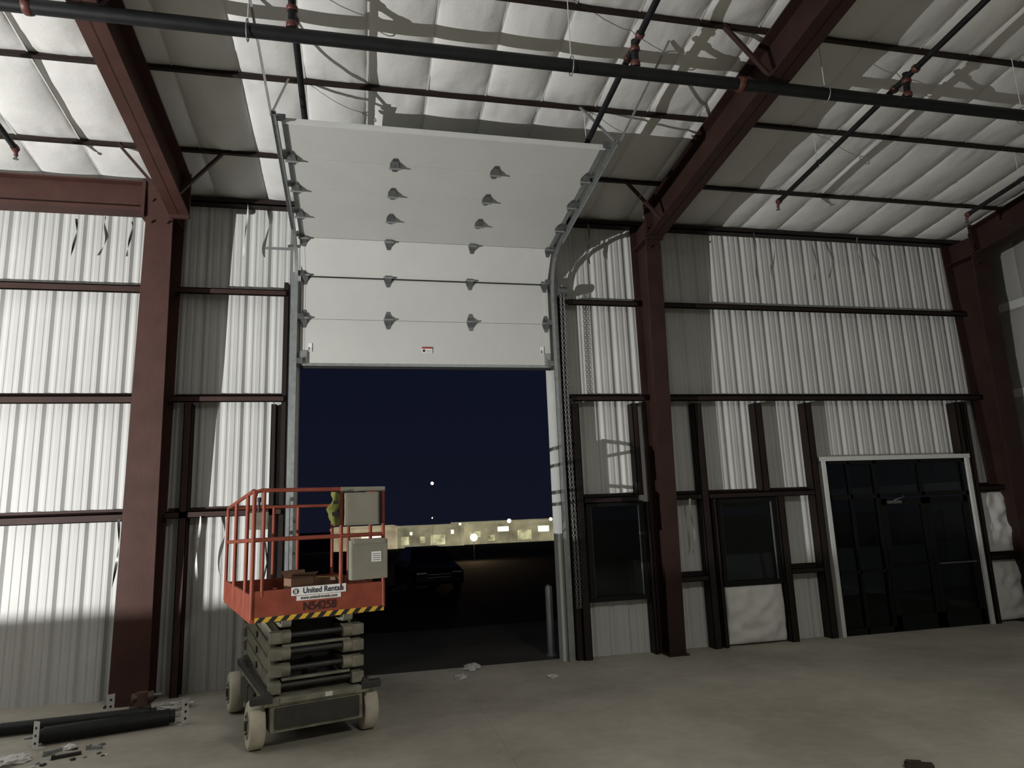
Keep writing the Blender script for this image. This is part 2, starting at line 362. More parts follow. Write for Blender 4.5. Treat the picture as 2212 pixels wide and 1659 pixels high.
for s,x0_,x1_ in ((1,-.395,.455),(-1,.465,1.30)):
    mb=MB()
    mb.box((x0_,-.03,.01),(x0_+.09,.02,2.09),'bronze',.003).box((x1_-.09,-.03,.01),(x1_,.02,2.09),'bronze',.003).box((x0_,-.03,.01),(x1_,.02,.25),'bronze',.003).box((x0_,-.03,1.98),(x1_,.02,2.09),'bronze',.003)
    mb.box((x0_+.09,-.01,.25),(x1_-.09,-.002,1.98),'glass'); d=mb.obj('door_leaf',e)
    pb='zinc' if s<0 else 'bronze'
    MB().box((x0_+.06,-.09,1.0),(x1_-.06,-.07,1.025),pb,.008).box((x0_+.06,-.09,1.0),(x0_+.09,-.03,1.025),pb).box((x1_-.09,-.09,1.0),(x1_-.06,-.03,1.025),pb).obj('push_bar',d)
    if s>0: MB().box((x0_+.1,-.09,2.0),(x0_+.34,-.03,2.05),'zinc',.01).tube([(x0_+.2,-.07,2.05),(x0_+.3,-.18,2.10),(x0_+.42,-.05,2.13)],.01,'zinc',6).obj('door_closer',d)

def batt(x0,x1,z0,z1,label,amp=.10,wr=.03):
    mb=MB(); pillow(mb,(x0,9.82,z0),(x1-x0,0,0),(0,0,z1-z0),(0,-1,0),1,1,amp,'insul',res=28,seed=x0*3+z0,pu=.25,pv=.25,wr=wr)
    mb.box((x0,9.82,z0),(x1,9.88,z1),'insul')
    tag(mb.obj('insulation_batt'),label,'insulation','wall insulation batts')
batt(5.42,6.40,.02,.86,'puffy white insulation batt filling bay below window')
batt(10.31,11.22,1.13,2.13,'crumpled white insulation batt beside storefront frame',.06,.03)
batt(10.31,11.22,.03,1.0,'crumpled white insulation batt near floor beside storefront',.06,.03)

# ---------------------------------------------------------------- sectional door
e=empty('door_1',(0,0,0)); struct(e)
N=[(9.75,4.27),(9.75,4.92),(9.75,5.56),(9.40,6.01),(8.80,6.085),(8.20,6.158),(7.60,6.232),(7.00,6.305)]
DX0,DX1=-.83,2.84
HX=[DX0+.05,.40,1.62,DX1-.05]
def nrm(i):
    a,b=N[i],N[i+1]; d=Vector((0,b[0]-a[0],b[1]-a[1])).normalized(); n=Vector((0,-d.z,d.y)); return d,n
for i in range(7):
    a=Vector((0,)+N[i]); b=Vector((0,)+N[i+1]); d,n=nrm(i)
    L=(b-a).length; g=.003
    mb=MB()
    def q(x,t,dep): return Vector((x,0,0))+a+d*t-n*dep
    mb.hexa([q(DX0,g,0),q(DX1,g,0),q(DX1,g,.05),q(DX0,g,.05),q(DX0,L-g,0),q(DX1,L-g,0),q(DX1,L-g,.05),q(DX0,L-g,.05)],'door')
    mb.hexa([q(DX0,L-g,.015),q(DX1,L-g,.015),q(DX1,L-g,.035),q(DX0,L-g,.035),q(DX0,L+g*.5,.015),q(DX1,L+g*.5,.015),q(DX1,L+g*.5,.035),q(DX0,L+g*.5,.035)],'liftdark' if i in (1,2) else 'box')
    sec=mb.obj('door_section',e)
    mb=MB()
    for xa,xb in ((DX0,DX0+.06),(DX1-.06,DX1)):
        mb.hexa([q(xa,g,0),q(xb,g,0),q(xb,g,-.004),q(xa,g,-.004),q(xa,L-g,0),q(xb,L-g,0),q(xb,L-g,-.004),q(xa,L-g,-.004)],'galv' if i>2 else 'door')
    mb.obj('end_stile',sec)
    if i<6:
        for hx in HX:
            hb=MB(); 
            def h(x,t,o): return Vector((hx+x*1.15,0,0))+b+d*t*1.1+n*o*1.1
            hb.add([h(-.02,-.12,.006),h(.02,-.12,.006),h(.05,-.03,.006),h(.05,.03,.006),h(.02,.12,.006),h(-.02,.12,.006),h(-.05,.03,.006),h(-.05,-.03,.006)],[tuple(range(8))],'zinc')
            hb.add([h(-.035,-.07,.008),h(.035,-.07,.008),h(.045,0,.055),h(-.045,0,.055),h(.035,.07,.008),h(-.035,.07,.008)],[(0,1,2,3),(3,2,4,5),(0,3,5),(1,4,2)],'zinc')
            hb.tube([h(-.06,0,.05),h(.06,0,.05)],.014,'galv',8)
            hb.obj('hinge',sec)
    if i==1:
        q2=lambda x,t,o: Vector((x,0,0))+b+d*t+n*o
        MB().tube([q2(DX0+.05,-.01,.012),q2(DX1-.05,-.01,.012)],.010,'black',6).obj('strut_rod',sec)
    if i==6:
        mb=MB()
        mb.hexa([q(DX0,L-g,-.01),q(DX1,L-g,-.01),q(DX1,L-g,.055),q(DX0,L-g,.055),q(DX0,L+.012,-.01),q(DX1,L+.012,-.01),q(DX1,L+.012,.055),q(DX0,L+.012,.055)],'white').obj('top_rail',sec)
for i in range(0,8):
    y,z=N[i]
    for s,x in ((-1,DX0),(1,DX1)):
        mb=MB()
        mb.tube([(x-s*.02,y-.05,z+.02),(x+s*.09,y-.03,z+.02)],.010,'zinc',8); mb.tube([(x+s*.06,y-.03,z+.02),(x+s*.085,y-.03,z+.02)],.026,'black',12)
        mb.box((x-.045,y-.07,z-.02),(x+.045,y-.055,z+.06),'zinc')
        mb.obj('roller',e)
MB().box((DX0,9.745,4.235),(DX1,9.80,4.275),'galv').box((DX0,9.755,4.20),(DX1,9.79,4.24),'black').obj('bottom_seal',e)
for s,x in ((1,DX0),(-1,DX1)):
    MB().box((x-.01,9.72,4.27),(x+.10*s,9.745,4.45),'galv',.004).tube([(x+.05*s,9.70,4.33),(x+.05*s,9.745,4.33)],.02,'zinc',10).obj('bottom_bracket',e)
for x,w,hh in ((.96,.15,.09),(DX0+.14,.05,.12),(DX1-.13,.05,.12)):
    mb=MB().box((x-w/2,9.738,4.44),(x+w/2,9.744,4.44+hh),'signw')
    if w>.1: mb.box((x-w/2,9.735,4.44+hh*.72),(x+w/2,9.7385,4.44+hh),'redink')
    s=mb.obj('warning_label',e)
    mb=MB()
    for k in range(3): mb.box((x-w*.1,9.735,4.45+hh*.16*k),(x+w*.42,9.7385,4.453+hh*.16*k),'navy')
    mb.box((x-w*.42,9.735,4.455),(x-w*.2,9.7385,4.455+hh*.4),'navy'); mb.obj('printed_lines',s)
path=[(9.70,0.0),(9.70,5.35)]
for k in range(1,8):
    t=k/8; path.append((9.70-.42*(1-cos(t*pi/2*.95)),5.35+.60*sin(t*pi/2*.95)))
path+= [(9.20,6.0),(6.80,6.29)]
for s,xc in ((-1,DX0-.06),(1,DX1+.06)):
    prof2=[(-s*.022,.022),(s*.022,.022),(s*.022,-.026),(-s*.022,-.026),(-s*.022,-.020),(s*.016,-.020),(s*.016,.016),(-s*.022,.016)]
    vs=[];n=len(prof2)
    for i,(y,z) in enumerate(path):
        a=Vector((0,)+path[max(i-1,0)]);b=Vector((0,)+path[min(i+1,len(path)-1)]);d=(b-a).normalized();nn=Vector((0,-d.z,d.y))
        for px,pn in prof2: vs.append(Vector((xc+px,y,z))+nn*pn)
    fs=[(i*n+j,i*n+(j+1)%n,(i+1)*n+(j+1)%n,(i+1)*n+j) for i in range(len(path)-1) for j in range(n)]
    tr=MB().add(vs,fs,'galv').obj('track',e)
    MB().hexa([(xc+s*.023,9.1,5.97),(xc+s*.028,9.1,5.97),(xc+s*.028,6.8,6.255),(xc+s*.023,6.8,6.255),(xc+s*.023,9.1,6.04),(xc+s*.028,9.1,6.04),(xc+s*.028,6.8,6.325),(xc+s*.023,6.8,6.325)],'galv').obj('track_angle',tr)
    MB().box((xc-.01,9.72,0),(xc+s*.07,9.73,5.6),'galv').box((xc+s*.07,9.72,0),(xc+s*.078,9.80,5.6),'galv').obj('jamb_angle',tr)
    x1=xc+s*.04
    for (ya,za,yb) in ((6.85,6.29,7.25),(6.85,6.29,6.10)):
        a=Vector((x1,ya,za)); b=Vector((x1-(.30 if s>0 else .12)*s*(1 if yb>7 else -1.2),yb,roof(yb)-.08))
        hm=MB().hexa([a+Vector((0,-.016,0)),a+Vector((.004,-.016,0)),a+Vector((.004,.016,0)),a+Vector((0,.016,0)),b+Vector((0,-.016,0)),b+Vector((.004,-.016,0)),b+Vector((.004,.016,0)),b+Vector((0,.016,0))],'galv')
        hm.hexa([a+Vector((0,-.016,0)),a+Vector((.026,-.016,0)),a+Vector((.026,-.012,0)),a+Vector((0,-.012,0)),b+Vector((0,-.016,0)),b+Vector((.026,-.016,0)),b+Vector((.026,-.012,0)),b+Vector((0,-.012,0))],'galv')
        hm.obj('track_hanger',tr)
mb=MB(); mb.box((2.83,9.81,0),(2.96,10.02,5.45),'white'); struct(mb.obj('trim_1'))
mb=MB(); mb.box((-.90,9.81,0),(-.845,10.02,5.45),'white'); struct(mb.obj('trim_2'))
mb=MB(); mb.box((3.02,9.74,0),(3.10,9.88,5.45),'darkgirt'); tag(mb.obj('steel_jamb'),'dark steel door jamb channel beside roll-up doorway','jamb')
mb=MB(); mb.box((-1.06,9.74,0),(-1.0,9.88,5.45),'darkgirt'); tag(mb.obj('steel_jamb'),'dark steel door jamb channel behind scissor lift','jamb')
mb=MB()
def link(c,axis):
    pts=[]
    for k in range(8):
        a=2*pi*k/8; l=.014*cos(a); z=.024*sin(a)
        pts.append((c[0]+(l if axis else 0),c[1]+(0 if axis else l),c[2]+z))
    mb.tube(pts,.0045,'galv',4,closed=True)
for sx in (0,.05):
    z=5.35; i=0
    while z>.75: link((3.0+sx+.012*sin(z*1.3),9.60,z),i%2); z-=.038; i+=1
o=mb.obj('hoist_chain'); tag(o,'galvanized hand chain hanging beside roll-up door track','chain')
mb=MB(); mb.tube([(2.98,9.62,5.42),(3.11,9.62,5.42)],.07,'zinc',16); mb.box((2.97,9.6,5.36),(3.12,9.74,5.40),'zinc',.005)
tag(mb.obj('chain_wheel'),'small steel chain pulley bracket on door track','pulley')
mb=MB(); mb.box((-1.32,9.62,5.90),(-.93,9.65,5.93),'galv'); tag(mb.obj('metal_bracket'),'short galvanized bar projecting from door track','bracket')

# ---------------------------------------------------------------- sprinkler pipes
PY=5.78; PZ=roof(PY)-.80
def ring(mb,c,axis,r,w,k):
    a=Vector(c); d=Vector(axis).normalized(); mb.tube([a-d*w/2,a-d*w*.3,a+d*w*.3,a+d*w/2],[r*.85,r,r,r*.85],k,14)
mb=MB(); mb.tube([(-7,PY,PZ),(XR-.05,PY,PZ)],.064,'pipe',16)
mp=mb.obj('sprinkler_main_pipe'); tag(mp,'large black steel sprinkler main pipe hung below roof','pipe')
for x in (-2.75,3.92,9.8):
    m2=MB(); ring(m2,(x,PY,PZ),(1,0,0),.078,.07,'coupling'); m2.box((x-.02,PY-.10,PZ-.02),(x+.02,PY+.10,PZ+.02),'coupling',.008); m2.obj('pipe_coupling',mp)
for x in (-3.9,-.62,2.74,6.02,9.38):
    e=empty('sprinkler_branch_pipe',(x,PY,PZ)); tag(e,'black steel sprinkler branch pipe with red couplings','pipe','sprinkler branch pipes')
    def P(y,off=.50): return (0,y-PY,roof(y)-off-PZ)
    MB().tube([P(8.25),P(1.2)],.034,'pipe',12).obj('pipe_run',e)
    MB().tube([(0,0,.04),(0,-.02,.36)],.036,'pipe',12).obj('riser',e)
    for c,ax,r_,w_ in (((0,0,.10),(0,0,1),.052,.06),((0,-.015,.26),(0,0,1),.052,.05),(P(PY+.16),(0,1,-.12),.048,.05),(P(PY-.16),(0,1,-.12),.048,.05)):
        m2=MB(); ring(m2,c,ax,r_,w_,'coupling'); m2.obj('coupling',e)
    m2=MB(); ring(m2,P(8.25),(0,1,-.12),.044,.07,'coupling'); a=Vector(P(8.27)); m2.tube([a,a+Vector((0,.02,-.08))],.022,'coupling',10); m2.tube([a+Vector((0,.02,-.08)),a+Vector((0,.02,-.11))],.012,'zinc',8); m2.tube([a+Vector((0,.02,-.11)),a+Vector((0,.02,-.115))],.03,'zinc',10)
    m2.obj('sprinkler_head',e)
def hanger(x,y,zc,r):
    mb=MB(); pts=[(x,y+r*cos(a),zc+r*sin(a)*1.25) for a in [2*pi*k/16 for k in range(16)]]
    mb.tube(pts,.006,'galv',6,closed=True); mb.tube([(x,y,zc+r*1.25),(x,y,roof(y)-.05)],.005,'white',6)
    tag(mb.obj('pipe_hanger'),'thin galvanized rod and loop pipe hanger','hanger','pipe hangers')
for x in (-1.0,2.05,4.95,7.6): hanger(x,PY,PZ,.080)
for x in (-.62,2.74,6.02,9.38): hanger(x,7.35,roof(7.35)-.5,.045)

# ---------------------------------------------------------------- scissor lift
LF=empty('scissor_lift',(-.65,8.18,0),radians(16))
tag(LF,'orange and grey scissor lift parked before roll-up doorway','scissor lift')
ch=MB(); ch.box((-.44,-.96,.16),(.44,.96,.40),'lift',.02).box((-.50,-.98,.40),(.50,.98,.47),'lift',.012).box((-.40,-.99,.20),(.40,-.955,.38),'liftdark',.01)
ch.box((-.50,-.55,.20),(-.43,.55,.46),'lift',.02).box((.43,-.55,.20),(.50,.55,.46),'lift',.02)
ch.box((-.62,-.985,.43),(-.42,-.90,.50),'liftdark',.01).box((.42,-.985,.43),(.62,-.90,.50),'liftdark',.01)
ch.box((-.36,-1.0,.42),(.36,-.97,.47),'lift',.005).box((-.3,-.6,.08),(.3,.6,.17),'liftdark',.02)
ch.box((-.50,-.98,.47),(-.44,.98,.53),'liftdark',.01).box((.44,-.98,.47),(.50,.98,.53),'liftdark',.01)
chs=ch.obj('chassis',LF)
MB().box((-.505,-.25,.33),(-.4995,-.05,.41),'signw').obj('warning_label',chs)
MB().box((.06,-1.004,.425),(.13,-.998,.465),'signw').obj('warning_label',chs)
MB().box((-.53,-.1,.24),(-.50,.4,.44),'liftdark',.01).obj('side_cover',chs)
MB().box((-.53,-.5,.24),(-.50,-.15,.44),'liftdark',.01).obj('side_cover',chs)
for x in (-.54,.54):
    for y in (-.75,.75):
        s=1 if x>0 else -1; R_=.215
        w=MB(); w.tube([(x-.07,y,R_),(x-.055,y,R_),(x+.055,y,R_),(x+.07,y,R_)],[R_-.02,R_,R_,R_-.02],'tyre',32)
        w.obj('wheel',LF)
        h=MB(); h.tube([(x+s*.065,y,R_),(x+s*.075,y,R_)],.12,'lift',20); h.tube([(x+s*.075,y,R_),(x+s*.095,y,R_)],.045,'liftdark',12)
        for k in range(5): h.tube([(x+s*.075,y+.08*cos(k*1.257),R_+.08*sin(k*1.257)),(x+s*.085,y+.08*cos(k*1.257),R_+.08*sin(k*1.257))],.012,'liftdark',6)
        h.obj('wheel_hub',LF)
NL=4; z0=.54; dz=.152
for lv in range(NL):
    za=z0+dz*lv; zb=za+dz
    for side in (-1,1):
        for kind,(xo,sg) in enumerate(((.39,1),(.30,-1))):
            x=side*xo; m2=MB(); a=Vector((x,-.86*sg,za)); b=Vector((x,.86*sg,zb))
            d=(b-a).normalized(); up=Vector((0,-d.z,d.y)) if d.y>0 else Vector((0,d.z,-d.y)); up=up*.062; hx=Vector((.036,0,0))
            m2.hexa([a-hx-up,a+hx-up,b+hx-up,b-hx-up,a-hx+up,a+hx+up,b+hx+up,b-hx+up],'lift')
            for p in (a,b): m2.tube([p-Vector((.045,0,0)),p+Vector((.045,0,0))],.065,'lift',14); m2.tube([p-Vector((.055,0,0)),p+Vector((.055,0,0))],.028,'liftdark',10)
            c=(a+b)/2; m2.tube([c-Vector((.05,0,0)),c+Vector((.05,0,0))],.035,'liftdark',12)
            m2.obj('scissor_arm',LF)
    for y in (-.86,.86):
        m2=MB(); m2.tube([(-.46,y,za+.01),(.46,y,za+.01)],.026,'liftdark',10)
        for s in (-1,1): m2.box((s*.40-.06,y-.07,za-.05),(s*.40+.06,y+.02,za+.055),'lift',.014)
        if y<0 and lv in (0,2): m2.box((-.33,y-.03,za+.055),(.33,y+.03,za+.08),'lift',.008)
        m2.obj('cross_tube',LF)
m2=MB()
for y in (-.86,.86): m2.tube([(-.46,y,z0+dz*NL+.01),(.46,y,z0+dz*NL+.01)],.022,'liftdark',10)
m2.tube([(0,-.7,.62),(0,.5,1.05)],.05,'liftdark',12); m2.box((-.26,-.5,.5),(.26,.5,1.1),'black',.02); m2.obj('cylinder_and_shade_core',LF)  # black box in the stack stands in for shade between the arms
PX,PY0,PY1=.64,-1.0,1.15
pl=MB(); pl.box((-PX,PY0,1.17),(PX,PY1,1.215),'liftdark'); 
plat=pl.obj('platform_deck',LF)
fz=MB(); fz.box((-PX,PY0-.012,1.165),(PX,PY0+.012,1.455),'orange',.006); fz.obj('fascia',plat)
for x in (-PX,PX): MB().box((x-.012,PY0,1.165),(x+.012,PY1,1.42),'orange',.006).obj('toe_board',plat)
MB().box((-PX,PY1-.012,1.165),(PX,PY1+.012,1.40),'orange',.006).obj('toe_board',plat)
hz=MB(); yb=PY0-.0135; hz.box((-PX+.03,yb-.001,1.166),(PX,PY0-.0125,1.214),'yellow')
x=-PX+.03
while x<PX-.09:
    hz.add([(x,yb-.002,1.166),(x+.055,yb-.002,1.166),(x+.100,yb-.002,1.214),(x+.045,yb-.002,1.214)],[(0,1,2,3)],'black'); x+=.115
hz.obj('hazard_stripe',plat)
sg=MB(); sg.box((-.28,yb-.003,1.385),(.25,yb+.001,1.465),'signw',.002); sgo=sg.obj('sign_plate',plat)
text('United Rentals',.076,(.027,yb-.004,1.426),'navy',sgo,'sign_lettering',sx=.88,bold=.0014)
lg=MB(); lg.tube([(-.240,yb-.0035,1.425),(-.240,yb-.0055,1.425)],.027,'navy',20); lg.box((-.252,yb-.0065,1.406),(-.243,yb-.0055,1.444),'signw'); lg.box((-.237,yb-.0065,1.406),(-.228,yb-.0055,1.444),'signw'); lg.obj('round_logo',sgo)
sg=MB(); sg.box((-.23,yb-.002,1.337),(.20,yb+.001,1.381),'signw',.002); sgo=sg.obj('sign_plate',plat)
text('www.unitedrentals.com',.043,(-.015,yb-.003,1.360),'ink',sgo,'sign_lettering',sx=.86,bold=.0006)
text('N54258',.114,(-.01,yb-.002,1.275),'ink',plat,'unit_number',sx=.87,bold=.0008)
def rail(name,pts,r=.020): return MB().tube(pts,r,'orange',8).obj(name,plat)
ZT,ZM=2.40,1.93
rail('top_rail',[(-PX+.06,PY0,ZT),(PX,PY0,ZT)]); rail('mid_rail',[(-PX,PY0,ZM),(PX,PY0,ZM)])
for x in (-PX,PX):
    rail('top_rail',[(x,PY0+.06,ZT),(x,PY1,ZT-.12)]); rail('mid_rail',[(x,PY0,ZM),(x,PY1,ZM-.06)])
    for y in (PY0,-.55,.35,PY1): rail('post',[(x,y,1.2),(x,y,ZT-.12*(y-PY0)/2.15)])
rail('post',[(.20,PY0,1.4),(.20,PY0,ZT)]); rail('post',[(-.55,PY0,1.4),(-.55,PY0,ZT)],.016)
rail('top_rail',[(-PX,PY1,ZT-.12),(PX,PY1,ZT-.12)]); rail('mid_rail',[(-PX,PY1,ZM-.06),(PX,PY1,ZM-.06)])
rail('post',[(-.1,PY1,1.2),(-.1,PY1,ZT-.12)]); rail('post',[(.2,PY1,1.2),(.2,PY1,ZT-.12)])
rail('rail_corner',[(-PX,PY0,ZT-.06),(-PX+.02,PY0,ZT-.01),(-PX+.07,PY0,ZT)]); 
cb=MB(); cb.box((.22,PY0-.07,2.03),(.58,PY0+.03,2.36),'box',.012).box((.24,PY0-.075,2.05),(.56,PY0-.068,2.34),'box',.003); cb.box((.19,PY0-.02,2.37),(.66,PY0+.02,2.42),'box',.01)
cb.obj('control_box',plat)
cb=MB(); cb.box((.28,PY0-.09,1.49),(.66,PY0+.04,1.88),'box',.012).box((.49,PY0-.093,1.66),(.59,PY0-.089,1.76),'signw').box((.30,PY0-.10,1.84),(.64,PY0+.05,1.89),'box',.008)
for k in range(4): cb.box((.50,PY0-.0945,1.675+.02*k),(.58,PY0-.0925,1.680+.02*k),'liftdark')
cb.obj('manual_box',plat)
cb=MB(); cb.box((-.56,-.35,2.02),(-.40,-.05,2.20),'box',.015).tube([(-.48,-.2,2.2),(-.48,-.2,2.31)],.014,'black',8).tube([(-.48,-.2,2.31),(-.48,-.2,2.36)],.02,'black',8); cb.obj('joystick_box',plat)
MB().tube([(-.5,-.8,1.9),(-.48,-.82,1.7),(-.52,-.8,1.5),(-.47,-.85,1.3),(-.5,-.8,1.22)],.009,'black',6).obj('cable',plat)
def lw(x,y,z): return Matrix.Translation(LF.location)@Matrix.Rotation(radians(16),4,'Z')@Vector((x,y,z))
def worldthing(mb,name,x,y,z,rz,label,cat,group=None):
    o=mb.obj(name); o.location=lw(x,y,z); o.rotation_euler=(0,0,rz); return tag(o,label,cat,group)
b=MB(); b.box((-.12,-.09,0),(.12,.09,.30),'cardboard').add([(-.12,-.09,.30),(.12,-.09,.30),(.14,-.17,.36),(-.14,-.17,.36)],[(0,1,2,3)],'cardboard').add([(-.12,.09,.30),(.12,.09,.30),(.13,.15,.37),(-.13,.15,.37)],[(0,1,2,3)],'cardboard')
worldthing(b,'cardboard_box',-.12,-.55,1.217,.5,'open brown cardboard box on lift platform','box')
b=MB(); b.box((-.14,-.1,0),(.14,.1,.28),'cardboard').box((-.142,-.02,.2),(.142,.02,.282),'yellow')
worldthing(b,'cardboard_box',.22,-.45,1.217,-.2,'taped brown cardboard carton on lift platform','box')
b=MB(); b.tube([(0,0,0),(0,0,.13),(0,0,.16),(0,0,.2)],[.035,.035,.02,.02],'signw',12); b.tube([(0,0,.2),(0,0,.22)],.022,'redink',10)
worldthing(b,'plastic_bottle',-.36,-.6,1.217,0,'white plastic bottle standing on lift platform','bottle')
b=MB(); vs=[];nr=12
for i in range(nr+1):
    t=i/nr; z=-.34*t; wd=.028+.022*sin(t*3)+.008*sin(t*17)
    for j in range(12):
        a=2*pi*j/12; rr=1+.3*sin(a*3+t*9); vs.append((wd*cos(a)*rr+.015*sin(t*8),.025*sin(a)*rr-.01,z))
b.add(vs,[(i*12+j,i*12+(j+1)%12,(i+1)*12+(j+1)%12,(i+1)*12+j) for i in range(nr) for j in range(12)],'vest',True)
b.add(vs[-12:],[tuple(range(12))],'vest'); b.add(vs[:12],[tuple(range(12))],'vest'); b.box((-.03,-.045,-.24),(.03,-.03,-.20),'black').box((-.02,-.045,-.12),(.03,-.03,-.09),'black')
worldthing(b,'safety_vest',.12,PY0-.03,2.37,.3,'crumpled yellow-green safety vest hung on lift guard rail','vest')

# ---------------------------------------------------------------- floor items
def spring(x0,y0,x1,y1,z,r,name,label):
    e=empty(name,(x0,y0,0)); tag(e,label,'spring','spare door springs')
    a=Vector((0,0,z)); b=Vector((x1-x0,y1-y0,z)); d=b-a; n=150
    pts=[];rs=[]
    for i in range(n+1):
        pts.append(a+d*i/n); rs.append(r*(1.0 if i%2 else .90))
    MB().tube(pts,rs,'pipe',20).obj('coil',e)
    m=MB(); u=d.normalized(); m.tube([a-u*.15,b+u*.10],.016,'galv',8); m.tube([b,b+u*.05],r*.8,'pipe',16); m.tube([a-u*.05,a],r*.8,'pipe',16); m.obj('shaft',e)
    return e
spring(-3.08,8.18,-1.98,8.46,.085,.082,'torsion_spring','black coiled door torsion spring lying on concrete floor')
spring(-4.6,8.56,-2.25,8.76,.07,.066,'torsion_spring','long black coiled door torsion spring lying on floor')
def bracket(x,y,rz,label):
    b=MB(); b.box((-.04,-.003,0),(.04,.003,.26),'white').box((-.04,-.003,0),(.04,.08,.006),'white')
    for z in (.06,.13,.2): b.tube([(0,-.006,z),(0,.006,z)],.014,'black',10)
    o=b.obj('mounting_bracket'); o.location=(x,y,0); o.rotation_euler=(0,0,rz); tag(o,label,'bracket','loose mounting brackets')
bracket(-1.82,8.42,.9,'white punched steel bracket standing at spring end')
bracket(-3.08,8.02,-.6,'white punched steel bracket beside black spring'); bracket(-2.72,8.96,.7,'white punched steel bracket behind black spring')
b=MB(); b.tube([(0,0,.10),(0,0,.24)],.07,'brown',14).box((-.12,-.05,0),(.10,.05,.10),'brown',.02).tube([(-.1,0,.19),(.12,0,.19)],.05,'brown',12).tube([(.12,0,.19),(.2,0,.19)],.02,'zinc',8)
o=b.obj('operator_motor'); o.location=(-2.42,9.02,0); o.rotation_euler=(0,0,.4); tag(o,'small brown door operator motor resting on floor','motor')
pts=[]
for k in range(120):
    a=k*.32; r=.13+.05*sin(k*.37)+.02*sin(k*1.3); pts.append((r*cos(a)*1.2,r*sin(a)*.7,.012+.035*abs(sin(k*.21))))
o=MB().tube(pts,.007,'rope',6).obj('coiled_rope'); o.location=(-2.12,9.15,0); tag(o,'tangled white rope coil on concrete floor','rope')
def scrap(x,y,s,k,label,seed,name='plastic_scrap',cat='debris'):
    bm=bmesh.new(); bmesh.ops.create_icosphere(bm,subdivisions=3,radius=1)
    for v in bm.verts:
        f=1+.55*noise.noise(v.co*2.2+Vector((seed*7,0,0)))+.25*noise.noise(v.co*6+Vector((seed,3,0)))
        v.co=Vector((v.co.x*f*s*1.3,v.co.y*f*s,max(0,v.co.z*f+.5)*s*.45))
    bm.verts.index_update(); mb=MB(); mb.add([v.co[:] for v in bm.verts],[[v.index for v in f.verts] for f in bm.faces],k); bm.free()
    o=mb.obj(name); o.location=(x,y,0); o.rotation_euler=(0,0,seed); tag(o,label,cat,'floor scraps')
scrap(1.52,9.83,.10,'plastic','crumpled white plastic sheet near doorway threshold',1)
scrap(1.30,9.35,.07,'plastic','small crumpled white plastic scrap on floor',2)
scrap(2.42,8.95,.055,'plastic','thin white plastic scrap on concrete floor',3)
scrap(-3.12,7.66,.10,'plastic','torn clear plastic bag scrap on floor',4)
scrap(-2.75,7.95,.05,'plastic','small crumpled wrapper among door parts',5)
for i in range(14):
    scrap(-2.9+random.random()*.6,7.45+random.random()*.55,.012+random.random()*.014,random.choice(['plastic','zinc','black']),'tiny hardware scrap scattered on concrete floor',6+i*.7,'hardware_scrap')
def stick(x,y,rz,L,k,label):
    o=MB().box((-L/2,-.018,0),(L/2,.018,.03),k,.004).box((-L/2,-.025,0),(-L/2+.03,.025,.04),k,.004).obj('metal_strip'); o.location=(x,y,0); o.rotation_euler=(0,0,rz); tag(o,label,'metal strip','loose metal strips')
stick(-2.68,7.68,.35,.24,'black','short black metal strip on concrete floor'); stick(-2.86,7.86,.9,.16,'galv','short galvanized strip on concrete floor'); stick(-2.5,7.85,-.2,.14,'galv','bent galvanized clip on concrete floor')
o=MB().box((-.10,-.04,0),(.10,.04,.04),'darkwood',.005).box((-.09,-.03,.04),(.02,.03,.055),'darkwood',.003).obj('wood_block'); o.location=(4.30,5.0,0); o.rotation_euler=(0,0,-.5); tag(o,'short dark wood offcut on concrete floor','wood offcut')
def ribbon(x,z1,L,k,w=.03,y=9.66):
    vs=[];n=24;ph=random.random()*6
    for i in range(n+1):
        t=i/n; a=t*5+ph; cx=x+.04*sin(t*4+ph)*t; cy=y+.02*sin(t*7+ph)
        vs+=[(cx-w/2*cos(a),cy-w/2*sin(a),z1-L*t),(cx+w/2*cos(a),cy+w/2*sin(a),z1-L*t)]
    o=MB().add(vs,[(2*i,2*i+1,2*i+3,2*i+2) for i in range(n)],k,True).obj('hanging_ribbon'); tag(o,'thin loose tape ribbon dangling from wall framing','ribbon','dangling tape ribbons')
ribbon(-3.73,6.2,.55,'liftdark',y=9.6); ribbon(-3.05,6.2,.5,'liftdark',y=9.6); ribbon(-1.58,6.6,.85,'white'); ribbon(-2.98,2.2,.85,'zinc'); ribbon(-2.02,2.2,.8,'white'); ribbon(3.55,6.6,.7,'zinc'); ribbon(4.90,2.2,.8,'white')
ribbon(6.5,6.6,.9,'liftdark',.015); ribbon(7.6,6.6,.8,'liftdark',.015); ribbon(8.5,6.6,.7,'zinc',.015)

